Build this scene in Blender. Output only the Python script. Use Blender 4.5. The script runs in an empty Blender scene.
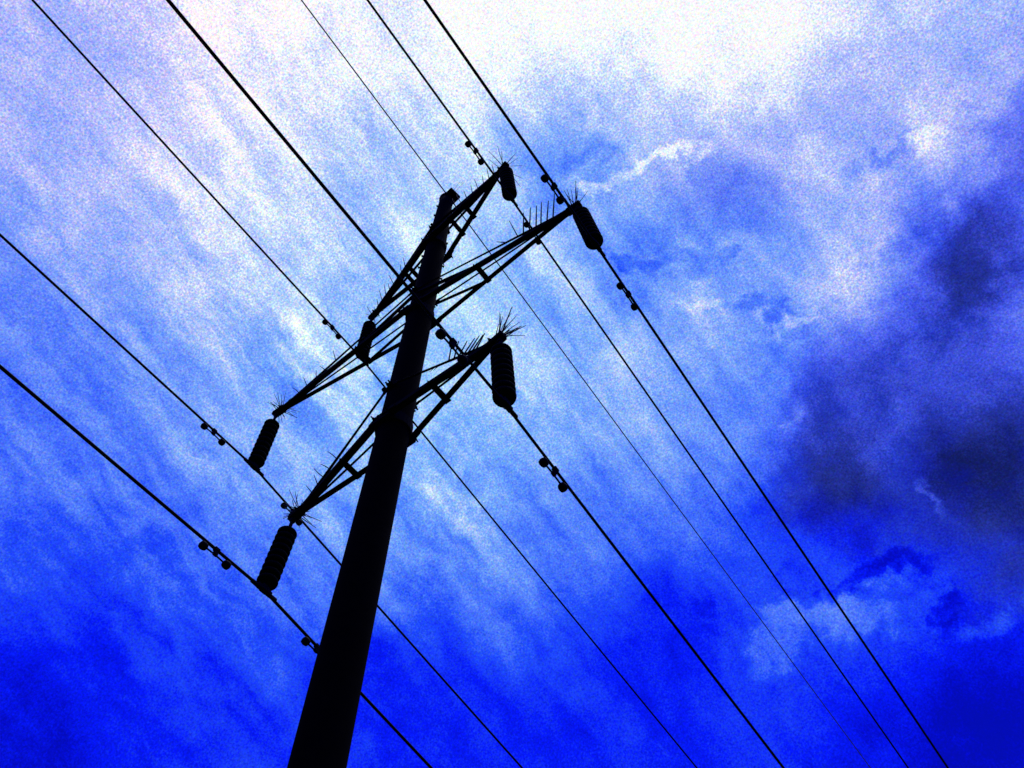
import bpy, bmesh, math, random
import numpy as np
from mathutils import Vector, Matrix

random.seed(7)
D = bpy.data
scene = bpy.context.scene
col = scene.collection

# ------------------------------------------------------------------ camera
CAM = Vector((4.27016, -3.32315, 1.6))
RM = Matrix(((0.79121864, 0.61152513, 0.00317333),
             (0.53807589, -0.69863383, 0.47157725),
             (0.29059834, -0.37141321, -0.88181905)))      # world -> camera
RM = RM.to_quaternion().to_matrix()
FPX = 907.8013
cam = D.cameras.new('camera')
cam.sensor_width = 36.0
cam.lens = FPX * 36.0 / 1024.0
cam.clip_start = 0.05
cam.clip_end = 5000
cam_o = D.objects.new('camera', cam)
cam_o.matrix_world = Matrix.Translation(CAM) @ RM.transposed().to_4x4()
col.objects.link(cam_o)
scene.camera = cam_o


def sky_dir(x, y):
    """compass/elevation direction of a spot of the sky"""
    v = Vector((x - 512.0, -(y - 384.0), -FPX)).normalized()
    return RM.transposed() @ v


# ------------------------------------------------------------------ light
scene.view_settings.view_transform = 'Standard'
scene.view_settings.look = 'None'
scene.view_settings.exposure = 0.0
scene.view_settings.gamma = 1.0
scene.cycles.max_bounces = 4
SUN_DIR = sky_dir(600, -10)
sun = D.lights.new('sun', 'SUN')
sun.energy = 1.0
sun.angle = math.radians(12)
sun.color = (1.0, 0.96, 0.9)
sun_o = D.objects.new('sun', sun)
sun_o.rotation_euler = SUN_DIR.to_track_quat('Z', 'Y').to_euler()
sun_o.location = (0, 0, 60)
col.objects.link(sun_o)
SUN_ELEV = math.asin(SUN_DIR.z)
SUN_ROT = math.atan2(SUN_DIR.x, SUN_DIR.y)

# ------------------------------------------------------------------ sky (world)
W = D.worlds.new('World')
scene.world = W
W.use_nodes = True
nt = W.node_tree
nt.nodes.clear()
LK = nt.links.new


def _set(sock, v):
    if isinstance(v, (int, float)):
        sock.default_value = v
    elif isinstance(v, (tuple, list, Vector)):
        sock.default_value = tuple(v)
    else:
        LK(v, sock)


def m(op, a, b=None, c=None, clamp=False):
    n = nt.nodes.new('ShaderNodeMath')
    n.operation = op
    n.use_clamp = clamp
    for i, v in enumerate((a, b, c)):
        if v is not None:
            _set(n.inputs[i], v)
    return n.outputs[0]


def vm(op, a, b=None, scale=None):
    n = nt.nodes.new('ShaderNodeVectorMath')
    n.operation = op
    _set(n.inputs[0], a)
    if b is not None:
        _set(n.inputs[1], b)
    if scale is not None:
        _set(n.inputs['Scale'], scale)
    return n.outputs['Value'] if op == 'DOT_PRODUCT' else n.outputs['Vector']


def noise(vec, scale, detail=4.0, rough=0.5, dist=0.0, colour=False):
    n = nt.nodes.new('ShaderNodeTexNoise')
    n.noise_dimensions = '3D'
    _set(n.inputs['Vector'], vec)
    n.inputs['Scale'].default_value = scale
    n.inputs['Detail'].default_value = detail
    n.inputs['Roughness'].default_value = rough
    n.inputs['Distortion'].default_value = dist
    return n.outputs['Color'] if colour else n.outputs['Fac']


def smooth(v, lo, hi, a=0.0, b=1.0):
    n = nt.nodes.new('ShaderNodeMapRange')
    n.interpolation_type = 'SMOOTHSTEP'
    _set(n.inputs[0], v)
    for i, q in enumerate((lo, hi, a, b)):
        n.inputs[i + 1].default_value = q
    return n.outputs[0]


def mixc(fac, a, b, blend='MIX'):
    n = nt.nodes.new('ShaderNodeMix')
    n.data_type = 'RGBA'
    n.blend_type = blend
    _set(n.inputs[0], fac)
    for s, v in ((n.inputs[6], a), (n.inputs[7], b)):
        if isinstance(v, tuple) and len(v) == 3:
            v = v + (1.0,)
        _set(s, v)
    return n.outputs[2]


def lin(*rgb):
    return tuple((c / 255 / 12.92) if c <= 10 else (((c / 255) + 0.055) / 1.055) ** 2.4 for c in rgb)


tc = nt.nodes.new('ShaderNodeTexCoord')
DIR = tc.outputs['Generated']

# domain warps: broad billows and fine wisps
w1 = vm('SCALE', vm('SUBTRACT', noise(DIR, 5.0, 6, 0.55, 0.3, True), (0.5, 0.5, 0.5)), scale=0.16)
w2 = vm('SCALE', vm('SUBTRACT', noise(DIR, 18.0, 8, 0.64, 0.2, True), (0.5, 0.5, 0.5)), scale=0.115)
DW = vm('NORMALIZE', vm('ADD', DIR, w1))
DF = vm('NORMALIZE', vm('ADD', DIR, w2))
DB = vm('NORMALIZE', vm('ADD', vm('ADD', DIR, w2), vm('SCALE', w1, scale=0.6)))

# broad brightness of the cloud deck (thin = deep blue, thick lit = white)
GRID = [
    [.74, .90, .91, .96, 1.05, 1.03, .92, .74],
    [.70, .84, .80, .81, .72, .70, .76, .66],
    [.52, .72, .77, .74, .66, .60, .64, .40],
    [.46, .54, .60, .66, .60, .50, .28, .20],
    [.30, .38, .45, .51, .40, .31, .25, .23],
    [.11, .22, .23, .20, .19, .20, .18, .09],
]
G = np.array(GRID)
Gp = np.pad(G, 1, mode='edge')
cells = [(64 + 128 * i, 64 + 128 * j, Gp[j + 1, i + 1]) for j in range(-1, 7) for i in range(-1, 9)]
dirs = np.array([list(sky_dir(x, y)) for x, y, _ in cells])
vals = np.array([v for _, _, v in cells])
KK = 120.0
BASE_L = 0.16
Km = np.exp(KK * (dirs @ dirs.T - 1.0))
wts = np.linalg.solve(Km + 0.1 * np.eye(len(vals)), vals - BASE_L)
acc = None
for dvec, wt in zip(dirs, wts):
    e = m('EXPONENT', m('MULTIPLY_ADD', vm('DOT_PRODUCT', DW, tuple(float(q) for q in dvec)), KK, -KK))
    acc = m('MULTIPLY', e, float(wt)) if acc is None else m('MULTIPLY_ADD', e, float(wt), acc)
L = m('ADD', acc, BASE_L)


def puff(vec, x, y, sx, sy, ang, amp=1.0):
    """an elongated puff of cloud of angular half-widths sx, sy (in 1/FPX radians)"""
    c0 = sky_dir(x, y)
    a = math.radians(ang)
    e1 = (sky_dir(x + math.cos(a), y + math.sin(a)) - c0).normalized()
    e2 = c0.cross(e1).normalized()
    u = vm('DOT_PRODUCT', vec, tuple(e1 * (FPX / sx)))
    v = vm('DOT_PRODUCT', vec, tuple(e2 * (FPX / sy)))
    q = m('MULTIPLY_ADD', u, u, m('MULTIPLY', v, v))
    return m('MULTIPLY', m('POWER', math.exp(-1.0), q), amp)


def total(parts):
    r = parts[0]
    for q in parts[1:]:
        r = m('ADD', r, q)
    return r


fine = noise(DIR, 11.0, 8, 0.6, 0.4)
finer = noise(DIR, 26.0, 8, 0.62, 0.3)
# streaky cirrus, combed along one direction of the sky
c0 = sky_dir(330, 340)
e1 = (sky_dir(331, 341.25) - c0).normalized()
e2 = c0.cross(e1).normalized()
cmb = nt.nodes.new('ShaderNodeCombineXYZ')
DS = vm('NORMALIZE', vm('ADD', DIR, vm('SCALE', w2, scale=0.4)))
LK(vm('DOT_PRODUCT', DS, tuple(e1 * 0.24)), cmb.inputs[0])
LK(vm('DOT_PRODUCT', DS, tuple(e2)), cmb.inputs[1])
LK(vm('DOT_PRODUCT', DIR, tuple(c0 * 0.5)), cmb.inputs[2])
streak = noise(cmb.outputs[0], 27.0, 8, 0.68, 0.2)

# closer look at the broken, heaped cloud of the western half: brightness and greyness
FX = [576, 640, 704, 768, 832, 896, 960, 1024]
FY = [112, 176, 240, 304, 368, 432, 496, 560, 624, 688]
FL = [
    [.74, .80, .84, .80, .74, .74, .80, .50],
    [.56, .70, .57, .64, .74, .64, .72, .42],
    [.68, .58, .60, .68, .72, .56, .23, .38],
    [.70, .58, .68, .62, .74, .44, .26, .46],
    [.66, .61, .61, .52, .36, .29, .36, .40],
    [.63, .59, .55, .43, .30, .32, .17, .18],
    [.55, .51, .46, .29, .15, .26, .16, .18],
    [.42, .33, .31, .28, .22, .18, .26, .19],
    [.32, .23, .22, .29, .29, .28, .19, .22],
    [.21, .20, .20, .26, .20, .17, .09, .08],
]
FS = [
    [0, 0, .1, .2, .3, .4, .4, .8],
    [0, .1, .45, .45, .2, .4, .5, .9],
    [0, 0, 0, .1, .2, .5, 1, .8],
    [0, 0, .1, .1, .3, .7, 1, .8],
    [0, 0, 0, .2, .75, .85, .85, .8],
    [0, 0, 0, .4, .85, .8, 1, 1],
    [0, 0, 0, .4, 1, .75, .9, 1],
    [0, 0, 0, 0, 0, .2, .6, .9],
    [0, 0, 0, 0, 0, 0, .1, .3],
    [0, 0, 0, 0, 0, 0, 0, 0],
]
fd = np.array([list(sky_dir(x, y)) for y in FY for x in FX])
base_f = BASE_L + np.exp(KK * (fd @ dirs.T - 1.0)) @ wts
KF = 420.0
KmF = np.exp(KF * (fd @ fd.T - 1.0)) + 0.08 * np.eye(len(fd))
wL = np.linalg.solve(KmF, np.array(FL).ravel() - base_f)
wS = np.linalg.solve(KmF, np.array(FS, dtype=float).ravel())
S = 0.0
for dvec, a, b_ in zip(fd, wL, wS):
    e = m('EXPONENT', m('MULTIPLY_ADD', vm('DOT_PRODUCT', DB, tuple(float(q) for q in dvec)), KF, -KF))
    L = m('MULTIPLY_ADD', e, float(a), L)
    if abs(b_) > 0.02:
        S = m('MULTIPLY_ADD', e, float(b_), S)

# ragged puffs, bright rims and clear gaps
cum = total([
    puff(DF, 862, 618, 52, 26, -8), puff(DF, 765, 655, 26, 40, 15), puff(DF, 800, 610, 36, 18, -30, .8),
    puff(DF, 992, 624, 34, 20, 0, .9), puff(DF, 935, 580, 30, 18, 0, .5),
])
cum_m = smooth(m('MULTIPLY_ADD', m('SUBTRACT', finer, 0.5), 1.7, cum), 0.28, 1.0)
lit = total([
    puff(DF, 705, 312, 36, 14, -30), puff(DF, 795, 316, 44, 10, -16), puff(DF, 640, 168, 26, 9, -28, 1.0),
    puff(DF, 680, 150, 34, 9, -14, 1.0), puff(DF, 596, 194, 24, 8, -45, 1.0), puff(DF, 875, 258, 40, 10, -25, .8),
    puff(DF, 930, 145, 44, 12, -40, .6), puff(DF, 895, 410, 22, 12, 0, .6), puff(DF, 932, 494, 24, 8, 55, .9),
    puff(DF, 790, 420, 40, 9, -25, .6), puff(DF, 780, 190, 16, 40, 0, .4),
    puff(DF, 310, 345, 26, 60, -38, .7), puff(DF, 405, 440, 34, 70, -38, .7), puff(DF, 470, 520, 34, 50, -30, .5),
    puff(DF, 100, 490, 20, 60, -45, .5),
])
lit_m = smooth(m('MULTIPLY_ADD', m('SUBTRACT', finer, 0.5), 1.7, lit), 0.2, 1.05)
gap = total([
    puff(DF, 896, 573, 40, 13, -8), puff(DF, 948, 612, 13, 26, 15), puff(DF, 830, 592, 34, 9, -25, .7),
    puff(DF, 790, 590, 30, 16, 10, .7), puff(DF, 582, 160, 40, 15, -25, .9), puff(DF, 625, 258, 26, 11, 10, .9),
    puff(DF, 690, 262, 40, 16, 0, .9), puff(DF, 738, 248, 9, 9, 0, .9), puff(DF, 758, 306, 30, 13, -15, 1.1),
    puff(DF, 884, 158, 52, 8, -45, .8), puff(DF, 615, 330, 22, 20, 0, .5), puff(DF, 715, 610, 40, 24, 30, .5),
])
gap_m = smooth(m('MULTIPLY_ADD', m('SUBTRACT', finer, 0.5), 1.8, gap), 0.30, 1.0)

CALM = smooth(L, 0.08, 0.45, 0.35, 1.0)
comb_m = m('EXPONENT', m('MULTIPLY_ADD', vm('DOT_PRODUCT', DIR, tuple(sky_dir(300, 420))), 9.0, -9.0))
L = m('ADD', L, m('MULTIPLY', m('MULTIPLY', m('SUBTRACT', streak, 0.5), m('MULTIPLY_ADD', comb_m, 0.80, 0.16)), CALM))
# heaped, billowing cloud on the other side
heap_m = m('EXPONENT', m('MULTIPLY_ADD', vm('DOT_PRODUCT', DIR, tuple(sky_dir(800, 250))), 16.0, -16.0))
heap = noise(DW, 8.5, 9, 0.62, 1.1)
L = m('ADD', L, m('MULTIPLY', m('MULTIPLY', m('SUBTRACT', heap, 0.5), heap_m), 0.50))
L = m('MULTIPLY_ADD', m('SUBTRACT', fine, 0.5), m('MULTIPLY', CALM, 0.22), L)
L = m('ADD', L, 0.018)
L = m('MULTIPLY_ADD', m('SUBTRACT', finer, 0.5), 0.16, L)
L = m('MULTIPLY_ADD', lit_m, 0.17, L)
L = m('MULTIPLY_ADD', gap_m, -0.14, L)
L = m('MULTIPLY_ADD', m('MULTIPLY', cum_m, m('MULTIPLY_ADD', fine, 0.9, 0.45)), 0.15, L)

# the mottled, grainy texture of the cloud deck
gr = noise(DIR, 520.0, 1, 0.6)
grc = noise(DIR, 480.0, 1, 0.6, 0, True)
L = m('ADD', L, m('MULTIPLY', m('SUBTRACT', gr, 0.5), m('MULTIPLY_ADD', L, 0.48, 0.08)))

ramp = nt.nodes.new('ShaderNodeValToRGB')
cr = ramp.color_ramp
stops = [(0.0, (3, 5, 130)), (0.10, (4, 12, 212)), (0.20, (7, 28, 247)), (0.35, (34, 78, 252)), (0.50, (78, 124, 255)),
         (0.65, (122, 164, 255)), (0.80, (178, 200, 255)), (0.91, (222, 234, 255)), (1.0, (250, 251, 255))]
while len(cr.elements) < len(stops):
    cr.elements.new(0.5)
for el, (p, c) in zip(cr.elements, stops):
    el.position = p
for el, (p, c) in zip(cr.elements, stops):
    el.color = lin(*c) + (1.0,)
LK(L, ramp.inputs[0])
cloud = ramp.outputs[0]
# dark rain cloud: greyer than the lit deck
ramp2 = nt.nodes.new('ShaderNodeValToRGB')
cr2 = ramp2.color_ramp
stops2 = [(0.0, (9, 14, 62)), (0.15, (20, 32, 106)), (0.3, (38, 55, 166)), (0.45, (68, 86, 226)), (0.6, (106, 124, 247)),
          (0.8, (172, 182, 250)), (1.0, (242, 242, 255))]
while len(cr2.elements) < len(stops2):
    cr2.elements.new(0.5)
for el, (p, c) in zip(cr2.elements, stops2):
    el.position = p
for el, (p, c) in zip(cr2.elements, stops2):
    el.color = lin(*c) + (1.0,)
LK(L, ramp2.inputs[0])
S2 = m('MULTIPLY_ADD', m('SUBTRACT', finer, 0.5), 0.5, S, clamp=True)
S2 = m('MULTIPLY', S2, smooth(S, 0.03, 0.25))
cloud = mixc(S2, cloud, ramp2.outputs[0])
# cyan cast in the thin middle of the break, lavender towards the sides
cy = m('EXPONENT', m('MULTIPLY_ADD', vm('DOT_PRODUCT', DW, tuple(sky_dir(430, 340))), 30.0, -30.0), clamp=True)
cloud = mixc(cy, mixc(smooth(L, 0.78, 1.02, 1.0, 0.0), cloud, (1.01, 0.945, 1.0), 'MULTIPLY'), mixc(1.0, cloud, (0.97, 1.19, 1.0), 'MULTIPLY'))
pk = m('EXPONENT', m('MULTIPLY_ADD', vm('DOT_PRODUCT', DW, tuple(sky_dir(60, 60))), 22.0, -22.0), clamp=True)
cloud = mixc(pk, cloud, mixc(1.0, cloud, (1.15, 0.98, 1.0), 'MULTIPLY'))
# faint colour mottle
tintn = vm('ADD', vm('SCALE', vm('SUBTRACT', grc, (0.5, 0.5, 0.5)), scale=1.1), (1.0, 1.0, 1.0))
cloud = mixc(1.0, cloud, tintn, 'MULTIPLY')

BG = 0.1
sky = nt.nodes.new('ShaderNodeTexSky')
sky.sky_type = 'NISHITA'
sky.sun_disc = False
sky.sun_elevation = SUN_ELEV
sky.sun_rotation = SUN_ROT
sky.air_density = 1.0
sky.dust_density = 0.3
sky.ozone_density = 4.0
clear = mixc(1.0, sky.outputs[0], (0.010, 0.020, 1.12), 'MULTIPLY')
cloud10 = vm('SCALE', cloud, scale=1.0 / BG)
final = mixc(m('MAXIMUM', smooth(L, 0.0, 0.17), S2), clear, cloud10)
# low sky, out of view: dark band added so less light reaches the pole
sep = nt.nodes.new('ShaderNodeSeparateXYZ')
LK(DIR, sep.inputs[0])
low = smooth(sep.outputs[2], 0.25, 0.60)
final = mixc(low, tuple(c / BG for c in lin(14, 17, 34)), final)
bgn = nt.nodes.new('ShaderNodeBackground')
bgn.inputs['Strength'].default_value = BG
LK(final, bgn.inputs['Color'])
outw = nt.nodes.new('ShaderNodeOutputWorld')
LK(bgn.outputs[0], outw.inputs[0])
W.cycles.sampling_method = 'MANUAL'
W.cycles.sample_map_resolution = 512


# ------------------------------------------------------------------ materials
def material(name, base, var, rough, spec=0.3, metallic=0.0, scale=6.0, bump=0.15):
    mt = D.materials.new(name)
    mt.use_nodes = True
    t = mt.node_tree
    b = t.nodes['Principled BSDF']
    co = t.nodes.new('ShaderNodeTexCoord')
    n = t.nodes.new('ShaderNodeTexNoise')
    n.inputs['Scale'].default_value = scale
    n.inputs['Detail'].default_value = 6
    n.inputs['Roughness'].default_value = 0.65
    t.links.new(co.outputs['Object'], n.inputs['Vector'])
    r = t.nodes.new('ShaderNodeValToRGB')
    r.color_ramp.elements[0].position = 0.35
    r.color_ramp.elements[1].position = 0.68
    r.color_ramp.elements[0].color = tuple(base) + (1,)
    r.color_ramp.elements[1].color = tuple(var) + (1,)
    t.links.new(n.outputs['Fac'], r.inputs[0])
    t.links.new(r.outputs[0], b.inputs['Base Color'])
    b.inputs['Roughness'].default_value = rough
    b.inputs['Metallic'].default_value = metallic
    b.inputs['Specular IOR Level'].default_value = spec
    bp = t.nodes.new('ShaderNodeBump')
    bp.inputs['Strength'].default_value = bump
    bp.inputs['Distance'].default_value = 0.01
    t.links.new(n.outputs['Fac'], bp.inputs['Height'])
    t.links.new(bp.outputs[0], b.inputs['Normal'])
    return mt


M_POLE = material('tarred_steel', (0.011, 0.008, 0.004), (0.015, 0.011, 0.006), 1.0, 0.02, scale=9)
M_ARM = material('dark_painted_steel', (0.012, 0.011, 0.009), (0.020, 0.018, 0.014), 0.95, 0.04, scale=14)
M_WIRE = material('weathered_conductor', (0.016, 0.016, 0.017), (0.026, 0.026, 0.028), 0.75, 0.15, scale=30)
M_GWIRE = material('galvanised_ground_wire', (0.40, 0.40, 0.40), (0.55, 0.55, 0.55), 0.7, 0.2, scale=30)
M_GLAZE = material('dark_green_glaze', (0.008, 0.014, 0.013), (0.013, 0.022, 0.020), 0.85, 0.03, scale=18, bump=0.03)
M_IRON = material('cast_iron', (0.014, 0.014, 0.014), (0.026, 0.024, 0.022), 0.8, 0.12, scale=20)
M_SPIKE = material('spring_steel_wire', (0.12, 0.12, 0.12), (0.22, 0.22, 0.22), 0.6, 0.3, scale=20)
M_CONC = material('concrete', (0.20, 0.19, 0.17), (0.32, 0.30, 0.27), 0.9, 0.2, scale=5, bump=0.4)
M_GROUND = material('meadow_ground', (0.022, 0.036, 0.012), (0.05, 0.055, 0.025), 0.95, 0.1, scale=1.3, bump=0.6)


# ------------------------------------------------------------------ mesh helpers
class MB:
    def __init__(self):
        self.bm = bmesh.new()

    def box(self, c, ax, ay, az, sx, sy, sz, bev=0.0):
        """box centred at c with half-sizes sx,sy,sz along the unit axes"""
        c = Vector(c)
        vs = [self.bm.verts.new(c + ax * sx * i + ay * sy * j + az * sz * k)
              for i in (-1, 1) for j in (-1, 1) for k in (-1, 1)]
        fs = [(0, 1, 3, 2), (4, 6, 7, 5), (0, 4, 5, 1), (2, 3, 7, 6), (0, 2, 6, 4), (1, 5, 7, 3)]
        faces = [self.bm.faces.new([vs[i] for i in f]) for f in fs]
        if bev > 0:
            edges = list({e for f in faces for e in f.edges})
            bmesh.ops.bevel(self.bm, geom=edges, offset=bev, segments=1, affect='EDGES')
        return self

    def prism(self, a, b, prof, up):
        """extrude a closed 2-D profile [(side, up)] from a to b"""
        a, b = Vector(a), Vector(b)
        t = (b - a).normalized()
        s = t.cross(up).normalized()
        u = s.cross(t).normalized()
        r0 = [self.bm.verts.new(a + s * p + u * q) for p, q in prof]
        r1 = [self.bm.verts.new(b + s * p + u * q) for p, q in prof]
        n = len(prof)
        for i in range(n):
            self.bm.faces.new((r0[i], r0[(i + 1) % n], r1[(i + 1) % n], r1[i]))
        self.bm.faces.new(r0[::-1])
        self.bm.faces.new(r1)
        return self

    def angle(self, a, b, w, t, flip=1, up=Vector((0, 0, 1))):
        """an L-section angle iron, legs w, thickness t"""
        f = flip
        return self.prism(a, b, [(0, 0), (f * w, 0), (f * w, t), (f * t, t), (f * t, w), (0, w)], up)

    def tube(self, pts, rad, n=8, cap=True):
        pts = [Vector(p) for p in pts]
        if not isinstance(rad, (list, tuple)):
            rad = [rad] * len(pts)
        rings = []
        t0 = (pts[1] - pts[0]).normalized()
        ref = Vector((0, 0, 1)) if abs(t0.z) < 0.9 else Vector((1, 0, 0))
        s = t0.cross(ref).normalized()
        for i, p in enumerate(pts):
            t = (pts[min(i + 1, len(pts) - 1)] - pts[max(i - 1, 0)]).normalized()
            s = (s - t * s.dot(t)).normalized()
            u = t.cross(s)
            rings.append([self.bm.verts.new(p + (s * math.cos(2 * math.pi * k / n) + u * math.sin(2 * math.pi * k / n)) * rad[i])
                          for k in range(n)])
        for a, b in zip(rings, rings[1:]):
            for k in range(n):
                self.bm.faces.new((a[k], a[(k + 1) % n], b[(k + 1) % n], b[k]))
        if cap:
            self.bm.faces.new(rings[0][::-1])
            self.bm.faces.new(rings[-1])
        return self

    def lathe(self, a, axis, prof, n=24):
        """revolve (radius, distance along axis) about axis from a"""
        a = Vector(a)
        axis = Vector(axis).normalized()
        return self.tube_profile(a, axis, prof, n)

    def tube_profile(self, a, axis, prof, n):
        ref = Vector((0, 0, 1)) if abs(axis.z) < 0.9 else Vector((1, 0, 0))
        s = axis.cross(ref).normalized()
        u = axis.cross(s)
        rings = []
        for r, h in prof:
            rings.append([self.bm.verts.new(a + axis * h + (s * math.cos(2 * math.pi * k / n) + u * math.sin(2 * math.pi * k / n)) * r)
                          for k in range(n)])
        for p, q in zip(rings, rings[1:]):
            for k in range(n):
                self.bm.faces.new((p[k], p[(k + 1) % n], q[(k + 1) % n], q[k]))
        self.bm.faces.new(rings[0][::-1])
        self.bm.faces.new(rings[-1])
        return self

    def build(self, name, mat, parent=None, smooth_shade=False, loc=None):
        bmesh.ops.recalc_face_normals(self.bm, faces=self.bm.faces)
        me = D.meshes.new(name)
        if loc is not None:
            bmesh.ops.translate(self.bm, verts=self.bm.verts, vec=-Vector(loc))
        self.bm.to_mesh(me)
        self.bm.free()
        me.materials.append(mat)
        if smooth_shade:
            for p in me.polygons:
                p.use_smooth = True
        o = D.objects.new(name, me)
        col.objects.link(o)
        if loc is not None:
            o.location = loc
        if parent:
            o.parent = parent
        return o


def thing(name, loc, label, cat, group=None):
    o = D.objects.new(name, None)
    o.empty_display_size = 0.2
    col.objects.link(o)
    o.location = loc
    tag(o, label, cat, group)
    return o


def tag(o, label, cat, group=None):
    o['label'] = label
    o['category'] = cat
    if group:
        o['group'] = group


X, Y, Z = Vector((1, 0, 0)), Vector((0, 1, 0)), Vector((0, 0, 1))

# ------------------------------------------------------------------ ground
g = MB()
N = 48
half = 2500.0
ring_r = [0.0, 6, 20, 60, 200, 700, 2500]
prev = None
for r in ring_r:
    if r == 0:
        ring = [g.bm.verts.new((0, 0, 0))]
    else:
        ring = [g.bm.verts.new((r * math.cos(2 * math.pi * k / N), r * math.sin(2 * math.pi * k / N),
                                0.0 if r < 10 else random.uniform(-0.03, 0.03) * min(r / 30, 3))) for k in range(N)]
    if prev is not None:
        for k in range(N):
            if len(prev) == 1:
                g.bm.faces.new((prev[0], ring[k], ring[(k + 1) % N]))
            else:
                g.bm.faces.new((prev[k], ring[k], ring[(k + 1) % N], prev[(k + 1) % N]))
    prev = ring
ground = g.build('ground', M_GROUND, None, True)
ground['kind'] = 'structure'

# ------------------------------------------------------------------ measurements (metres)
TIP = {('right', 0): Vector((1.781, -.366, 16.391)), ('right', 1): Vector((2.713, .050, 13.415)), ('right', 2): Vector((1.627, -.157, 10.343)),
       ('left', 0): Vector((-1.711, .295, 16.295)), ('left', 1): Vector((-2.735, -.106, 13.433)), ('left', 2): Vector((-1.709, .171, 10.278))}
HANG = {('right', 0): Vector((1.793, -.236, 14.963)), ('right', 1): Vector((2.801, .171, 11.987)), ('right', 2): Vector((1.672, -.106, 8.937)),
        ('left', 0): Vector((-1.755, .375, 14.853)), ('left', 1): Vector((-2.748, -.073, 12.013)), ('left', 2): Vector((-1.683, .112, 8.926))}
# slope and heading of each span as it leaves the clamp: (towards -Y), (towards +Y)
SPAN = {('right', 0): ((.085, -.057), (.095, -.044)), ('right', 1): ((.086, -.051), (.101, -.045)), ('right', 2): ((.086, -.060), (.098, -.041)),
        ('left', 0): ((.091, -.058), (.088, -.041)), ('left', 1): ((.087, -.050), (.103, -.043)), ('left', 2): ((.083, -.057), (.098, -.044))}
POLE_TOP = 19.28


def pole_r(z):
    P = [(0, .245), (5.8, .198), (7.8, .191), (11.4, .182), (15.26, .176), (16.2, .166), (18.15, .143), (19.3, .126)]
    for (z0, r0), (z1, r1) in zip(P, P[1:]):
        if z <= z1:
            return r0 + (r1 - r0) * (z - z0) / (z1 - z0)
    return P[-1][1]


# ------------------------------------------------------------------ the pole
pole = thing('power_pole', (0, 0, 0), 'tall black tapered steel pole rising from the bottom edge, with lattice arms on three levels', 'power pole')
prof = [(pole_r(z), z) for z in [0.02, 2, 4, 5.8, 7.8, 9.6, 11.4, 12.8, 14.2, 15.2, 16.2, 17.2, 18.15, 18.7, 19.05]]
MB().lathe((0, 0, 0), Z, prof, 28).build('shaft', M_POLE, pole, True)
# base flange and concrete footing
b = MB().lathe((0, 0, 0), Z, [(.42, .0), (.42, .035)], 28)
for k in range(12):
    a = 2 * math.pi * k / 12
    b.lathe((.35 * math.cos(a), .35 * math.sin(a), .03), Z, [(.03, 0), (.03, .035), (.016, .036), (.016, .09)], 6)
b.build('base_flange', M_ARM, pole, loc=(0, 0, .25))
D.objects['base_flange'].location = (0, 0, .25)
for v in D.objects['base_flange'].data.vertices:
    v.co.z += .25
MB().box((0, 0, .06), X, Y, Z, .65, .65, .19, .02).build('footing', M_CONC, pole)
# step bolts up the top of the shaft
for i in range(16):
    z = 14.5 + i * 0.28
    a = math.radians((-142 if i % 2 else 62) + random.uniform(-4, 4))
    d = Vector((math.cos(a), math.sin(a), 0))
    p = d * (pole_r(z) - .01) + Z * z
    MB().tube([p, p + d * .034], .016, 6).lathe(p + d * .03, d, [(.022, 0), (.022, .014)], 6).build('step_bolt', M_ARM, pole)
# cap with the ground wire saddle
cap = MB().lathe((0, 0, 19.04), Z, [(.138, 0), (.146, .02), (.146, .06), (.10, .08), (.02, .085)], 20)
cap.box((0.10, 0.02, 19.15), Vector((1, -.1, 0)).normalized(), Vector((.1, 1, 0)).normalized(), Z, .13, .13, .045, .012)
cap.box((0.0, 0.0, 19.30), X, Y, Z, .03, .07, .125, .008)
cap.build('pole_cap', M_ARM, pole)


BACK = Vector((.538, -.699, .30))       # the way most bristles lean
ACROSS = Vector((.79, .61, 0))
FAN = {('right', 0): (9, -75, 150, .30, .46, .2), ('right', 1): (14, -55, 55, .14, .30, .3), ('right', 2): (20, 4, 80, .16, .32, .5),
       ('left', 0): (7, -80, 200, .12, .22, .5), ('left', 1): (22, -80, 190, .14, .30, .7), ('left', 2): (22, -120, 170, .14, .30, .7)}


def spikes(o_name, mat, parent, specs, rail=None):
    """wire bristles; a row of them stands on a thin rail"""
    mb = MB()
    if rail:
        mb.tube(list(rail), .009, 6)
    for p, d, ln, r, bend in specs:
        d = Vector(d).normalized()
        side = d.cross(Vector((.3, .5, .8))).normalized() * bend
        mb.tube([p, p + d * ln * .5 + side * ln * .12, p + d * ln + side * ln * .45], [r, r * .9, r * .55], 5)
    return mb.build(o_name, mat, parent)


def rand_dir(zmin=-0.2, bias=Vector((0, 0, 0))):
    while True:
        v = Vector((random.uniform(-1, 1), random.uniform(-1, 1), random.uniform(-1, 1)))
        if 0.05 < v.length < 1:
            v = v.normalized()
            if v.z > zmin:
                return (v + bias).normalized()


spikes('bird_spikes', M_SPIKE, pole,
       [(Vector((0, 0, 19.18)), rand_dir(.0), random.uniform(.3, .5), .0042, .2) for _ in range(8)])

STAY_H = {0: (.62, 1.25), 1: (.64, .84), 2: (.76, .80)}
ROOT_Y = {0: (-.19, .26), 1: (-.19, .20), 2: (-.20, .21)}
BARS = {('right', 0): (.50, .30), ('left', 0): (.48, .40), ('right', 1): (.425,), ('left', 1): (.415,), ('right', 2): (.46,), ('left', 2): (.49,)}

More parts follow.
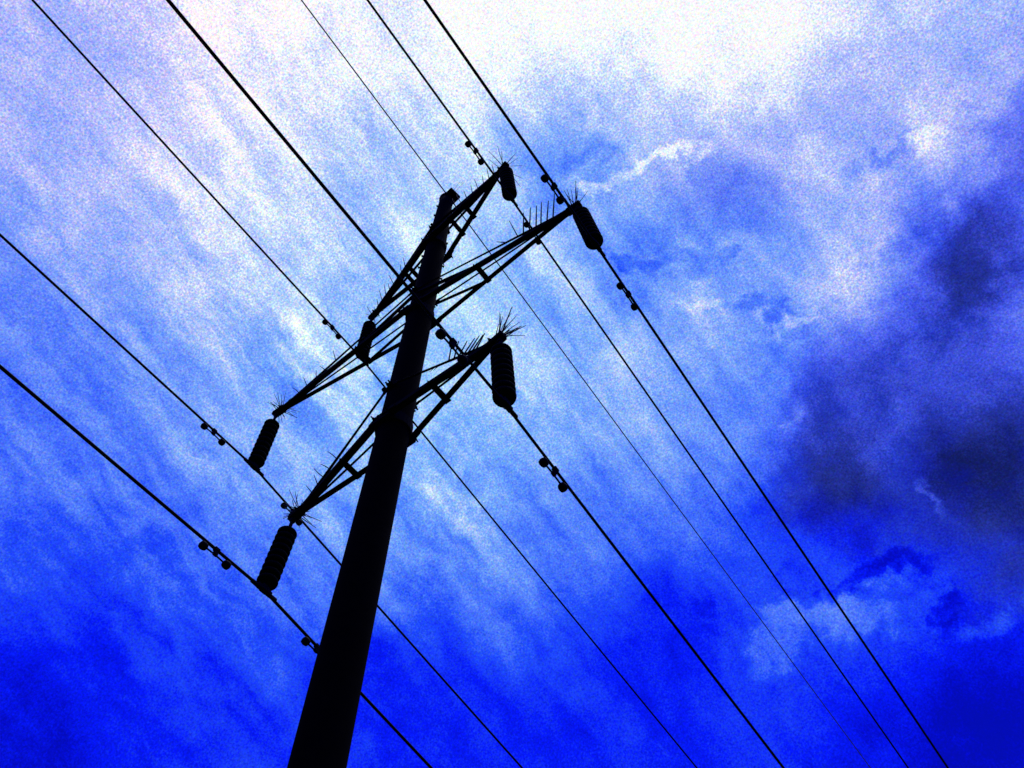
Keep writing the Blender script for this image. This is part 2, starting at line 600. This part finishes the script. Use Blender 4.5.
for lv in range(3):
    zmean = .5 * (TIP['right', lv].z + TIP['left', lv].z)
    # clamp collar that carries both arms of this level
    rr = pole_r(zmean)
    cb = MB().lathe((0, 0, zmean - .09), Z, [(rr + .004, 0), (rr + .022, .005), (rr + .022, .175), (rr + .004, .18)], 24)
    for s in (-1, 1):
        y = ROOT_Y[lv][0] if s < 0 else ROOT_Y[lv][1]
        cb.box((0, y * .98, zmean - .01), X, Y, Z, .13, .035, .075, .008)
        for bx in (-.10, .10):
            cb.lathe((bx, y + s * .03, zmean + .02), Y * s, [(.018, 0), (.018, .02), (.009, .021), (.009, .05)], 6)
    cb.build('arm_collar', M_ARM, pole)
    for side, sg in (('right', 1), ('left', -1)):
        T = TIP[side, lv]
        ad = Vector((sg, 0, 0))
        # ---- the part: tip plate, with its members as sub-parts
        head = MB()
        root_mid = Vector((0, .5 * (ROOT_Y[lv][0] + ROOT_Y[lv][1]), zmean))
        ax = (T - root_mid).normalized()
        ay = Z.cross(ax).normalized()
        az = ax.cross(ay)
        head.box(T - ax * .05, ax, ay, az, .11, .052, .045, .01)
        head.box(T - ax * .02 - az * .05, ax, ay, az, .035, .016, .06, .004)
        for q in (-1, 1):
            head.lathe(T - ax * .10 + ay * q * .05 + az * .015, ay * q, [(.017, 0), (.017, .018), (.009, .019), (.009, .035)], 6)
        # gusset plate where chords and stays meet
        head.box(T - ax * .20, ax, ay, az, .11, .048, .010)
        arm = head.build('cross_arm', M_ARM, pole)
        chord_pts = []
        for k, s in enumerate((-1, 1)):
            y0 = ROOT_Y[lv][k]
            w = (.092, .066, .074)[lv] if k == 0 else (.080, .060, .066)[lv]
            a0 = Vector((sg * .02, y0 + s * .035, zmean - .02))
            a1 = T - ax * .10 + ay * (sg * s * .036) - az * .02
            cm = MB().angle(a0, a1, w, .009, flip=(s * sg))
            # bolted splice near the root
            dd = (a1 - a0).normalized()
            cm.box(a0 + dd * .10 + Z * .03 , dd, Z.cross(dd).normalized(), Z, .09, .012, .032)
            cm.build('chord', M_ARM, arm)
            chord_pts.append((a0, a1))
            # stays above the chords
            h = STAY_H[lv][k]
            s0 = Vector((sg * .02, s * (pole_r(zmean + h) + .015), zmean + h))
            s1 = T - ax * .14 + ay * (sg * s * .02) + az * .03
            thick = .0145 if lv else .022
            st = MB().tube([s0, s0.lerp(s1, .5) - Z * .012, s1], thick if lv != 1 else .0125, 8)
            st.box(s0 + (s1 - s0).normalized() * .06, (s1 - s0).normalized(), Y, (s1 - s0).normalized().cross(Y).normalized(), .06, .012, .028, .004)
            st.lathe(s0 - Y * s * .03, Y * s, [(.024, 0), (.024, .07), (.012, .071), (.012, .1)], 6)
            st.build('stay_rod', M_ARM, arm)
        for fr in BARS[side, lv]:
            p = [a0.lerp(a1, fr) for a0, a1 in chord_pts]
            e = (p[1] - p[0]).normalized()
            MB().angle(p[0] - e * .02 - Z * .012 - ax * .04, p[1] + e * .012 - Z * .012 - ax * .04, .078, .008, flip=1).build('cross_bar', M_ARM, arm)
        if lv == 1:
            # short struts from the bar ends up to the shaft
            for k, s in enumerate((-1, 1)):
                p = chord_pts[k][0].lerp(chord_pts[k][1], .415)
                zt = zmean + (.52 if k == 0 else .68)
                q = Vector((sg * .02, s * (pole_r(zt) + .008), zt))
                MB().angle(q, p, .042, .006, flip=s * sg).build('strut', M_ARM, arm)
        # ---- bird spikes: a fan at the tip and a row along the nearer stay or chord
        def bristle(ang, rise):
            a = math.radians(ang)
            return BACK * math.cos(a) + ACROSS * math.sin(a) + Z * rise

        sp = []
        n, a0_, a1_, l0, l1, bend = FAN[side, lv]
        for i in range(n):
            ang = a0_ + (a1_ - a0_) * (i + random.uniform(-.4, .4)) / max(n - 1, 1)
            sp.append((T - ax * random.uniform(.01, .10) + az * .03, bristle(ang, random.uniform(.1, .6)), random.uniform(l0, l1),
                       random.uniform(.0042, .0066), random.uniform(-bend, bend)))
        if (side, lv) == ('right', 2):
            sp.append((T + az * .03, bristle(24, .4), .36, .0085, 0))
            sp.append((T + az * .03, bristle(80, .4), .32, .0065, .2))
        if (side, lv) == ('right', 1):
            sp.append((T + az * .03, bristle(-2, .5), .36, .0065, 0))
        spikes('bird_spikes', M_SPIKE, arm, sp)
        row = []
        s0 = Vector((sg * .02, -(pole_r(zmean + STAY_H[lv][0]) + .015), zmean + STAY_H[lv][0]))
        s1 = T - ax * .14 + az * .03
        if side == 'right' and lv == 1:
            for f in (.724, .762, .803, .833, .87, .907):
                row.append((s0.lerp(s1, f), bristle(3 + random.uniform(-3, 3), .5), random.uniform(.32, .39), .0115, 0))
            row.append((s0.lerp(s1, .69), bristle(-32, .5), .28, .0085, 0))
            row.append((s0.lerp(s1, .62), bristle(-88, .1), .15, .0085, 0))
        elif side == 'right' and lv == 2:
            for f, q in ((.60, 10), (.65, 16), (.69, 32), (.737, 38), (.777, 38), (.816, 38), (.855, 32)):
                row.append((s0.lerp(s1, f), bristle(q, .5), random.uniform(.22, .28), .0098, 0))
            for f in (.50, .54):
                row.append((s0.lerp(s1, f), bristle(-115, .1), .13, .0045, .5))
        elif lv == 0:
            q0, q1 = chord_pts[0]
            s0, s1 = q0 + Z * .07, q1 + Z * .07
            for f in np.linspace(.40, .93, 8):
                row.append((s0.lerp(s1, float(f)), bristle(-20 + random.uniform(-15, 15), .5), random.uniform(.12, .22), .0075, .1))
        else:
            for f in (.60, .68, .75, .82, .88):
                row.append((s0.lerp(s1, f), bristle(random.uniform(-70, 10), .4), random.uniform(.10, .18), .0070, random.uniform(-.5, .5)))
        spikes('bird_spikes', M_SPIKE, arm, row, (s0.lerp(s1, .38), s0.lerp(s1, .95)))

# ------------------------------------------------------------------ insulator strings
INS_LABEL = {
    ('right', 0): 'short dark insulator string under the tip of the uppermost right arm',
    ('right', 1): 'dark insulator string hanging tilted from the longest right arm, farthest right of all',
    ('right', 2): 'big upright black insulator string under the lowest right arm',
    ('left', 0): 'dark insulator string under the uppermost left arm, crossing in front of the long left arm',
    ('left', 1): 'beaded dark insulator string hanging clear below the tip of the long middle left arm',
    ('left', 2): 'beaded dark insulator string hanging lowest, under the bottom left arm',
}


def disc_profile(r):
    return [(.045, .000), (.060, .006), (r * .55, .020), (r * .88, .042), (r, .056), (r * .985, .070),
            (r * .93, .084), (r * .84, .094), (r * .74, .088), (r * .62, .097), (r * .48, .090), (.045, .098), (.040, .105)]


N_DISC = 9
for (side, lv), T in TIP.items():
    Hh = HANG[side, lv]
    ax = (Hh - T).normalized()
    ln = (Hh - T).length
    r0 = thing('insulator_string', T, INS_LABEL[side, lv], 'insulator', 'insulator strings hanging from the arm tips')
    t = MB()
    # shackle and ball link
    t.tube([Vector((0, 0, .02)), ax * .06], .022, 8)
    t.box(ax * .075, X, Y, Z, .022, .03, .03, .005)
    t.tube([ax * .06, ax * .30], .022, 8)
    t.build('shackle', M_IRON, r0)
    start, end = .285, ln - .09
    pitch = (end - start) / N_DISC
    for i in range(N_DISC):
        rad = .116 * (1 if i % 9 else .99)
        sc = pitch / .105
        pr = [(r, h * sc) for r, h in disc_profile(rad)]
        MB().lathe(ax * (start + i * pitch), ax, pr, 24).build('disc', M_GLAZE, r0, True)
    # suspension clamp gripping the conductor
    c = MB()
    c.tube([ax * (end - .005), ax * (ln - .03)], .016, 8)
    c.box(ax * (ln - .005), X, Y, Z, .026, .10, .032, .01)
    c.box(ax * (ln - .02), X, Y, Z, .034, .045, .042, .008)
    for s in (-1, 1):
        c.box(ax * (ln - .0) + Y * s * .13 - Z * .008, X, Y, Z, .019, .05, .020, .006)
    c.build('suspension_clamp', M_IRON, r0)

# ------------------------------------------------------------------ conductors
SPAN_L = 250.0


def wire_pt(key, y):
    b0 = HANG[key]
    s, a = SPAN[key][0 if y < 0 else 1]
    q = abs(y)
    return Vector((b0.x + y * a, b0.y + y, b0.z - s * q + s / SPAN_L * q * q))


YS = [0.25, .5, 1, 1.5, 2, 3, 4, 5.5, 7, 9, 12, 16, 21, 28, 38, 52, 70, 95, 125]
YS = [-y for y in YS[::-1]] + [0.0] + YS
WIRE_LABEL = {
    ('right', 0): 'power line running through the uppermost right insulator, second wire from the right',
    ('right', 1): 'rightmost power line, hung from the longest right arm',
    ('right', 2): 'power line passing through the big upright insulator of the lowest right arm',
    ('left', 0): 'power line carried by the uppermost left arm, passing behind the pole above its middle',
    ('left', 1): 'power line hung from the long left arm, second wire from the lower left corner',
    ('left', 2): 'lowest and leftmost power line, hung from the bottom left arm',
}
WR = {('right', 0): .0160, ('right', 1): .0165, ('right', 2): .0152, ('left', 0): .0165, ('left', 1): .0160, ('left', 2): .0172}
for key in TIP:
    o = MB().tube([wire_pt(key, y) for y in YS], WR[key], 8).build('power_line', M_WIRE, None, True, loc=HANG[key])
    tag(o, WIRE_LABEL[key], 'power line', 'power lines strung past the pole')


def gwire_pt(y):
    s, a = ((.052, -.059), (.040, -.045))[0 if y < 0 else 1]
    q = abs(y)
    return Vector((y * a, y, POLE_TOP + .124 - s * q + s / SPAN_L * q * q))


o = MB().tube([gwire_pt(y) for y in YS], .0124, 6).build('ground_wire', M_GWIRE, None, True, loc=(0, 0, POLE_TOP + .124))
tag(o, 'thin pale ground wire fixed on the very top of the pole', 'ground wire')

# ------------------------------------------------------------------ vibration dampers
DAMP = [
    ('right', 0, -.868, 'small two-weight damper above the uppermost right insulator'),
    ('right', 0, .629, 'small two-weight damper just below the uppermost right insulator, half behind the long arm'),
    ('right', 1, -.905, 'two-weight damper on the rightmost wire, above the tip of the long right arm'),
    ('right', 1, .728, 'two-weight damper on the rightmost wire, below its insulator'),
    ('right', 2, -.808, 'large two-weight damper right beside the pole, above the lowest right arm'),
    ('right', 2, .828, 'two-weight damper on the wire below the big upright insulator'),
    ('left', 0, -.708, 'two-weight damper left of the pole above the long left arm'),
    ('left', 0, .80, 'two-weight damper almost hidden behind the left edge of the pole'),
    ('left', 1, -.748, 'two-weight damper on the wire left of the beaded insulator of the long left arm'),
    ('left', 1, .828, 'two-weight damper partly covered by the tip of the bottom left arm'),
    ('left', 2, -.688, 'two-weight damper on the lowest wire, left of the lowest insulator'),
    ('left', 2, .868, 'two-weight damper on the lowest wire, half hidden by the pole'),
]
for side, lv, y, lab in DAMP:
    key = (side, lv)
    p = wire_pt(key, y)
    t = (wire_pt(key, y + .02) - wire_pt(key, y - .02)).normalized()
    dn = Vector(((-.45, -.5, -.2)[lv] if y < 0 and side == 'right' else (-.3 if side == 'right' else 0), 0, -1))      # some hang askew
    dn = (dn - t * dn.dot(t)).normalized()
    sd = t.cross(dn)
    r0 = thing('vibration_damper', p, lab, 'damper', 'dampers clamped on the power lines')
    MB().box(dn * .030, t, sd, dn, .026, .018, .050, .006).box(Vector((0, 0, 0)), t, sd, dn, .034, .024, .022, .006).build('clamp', M_IRON, r0)
    sag = .010
    MB().tube([t * -.16 + dn * (.07 + sag), t * -.08 + dn * .073, dn * .07, t * .08 + dn * .073, t * .16 + dn * (.07 + sag)], .010, 6).build('messenger_cable', M_IRON, r0)
    for s in (-1, 1):
        MB().lathe(t * s * .115 + dn * (.07 + sag * .8), t * s, [(.018, 0), (.034, .008), (.044, .03), (.046, .055), (.040, .078), (.022, .088)], 14).build('weight', M_IRON, r0, True)
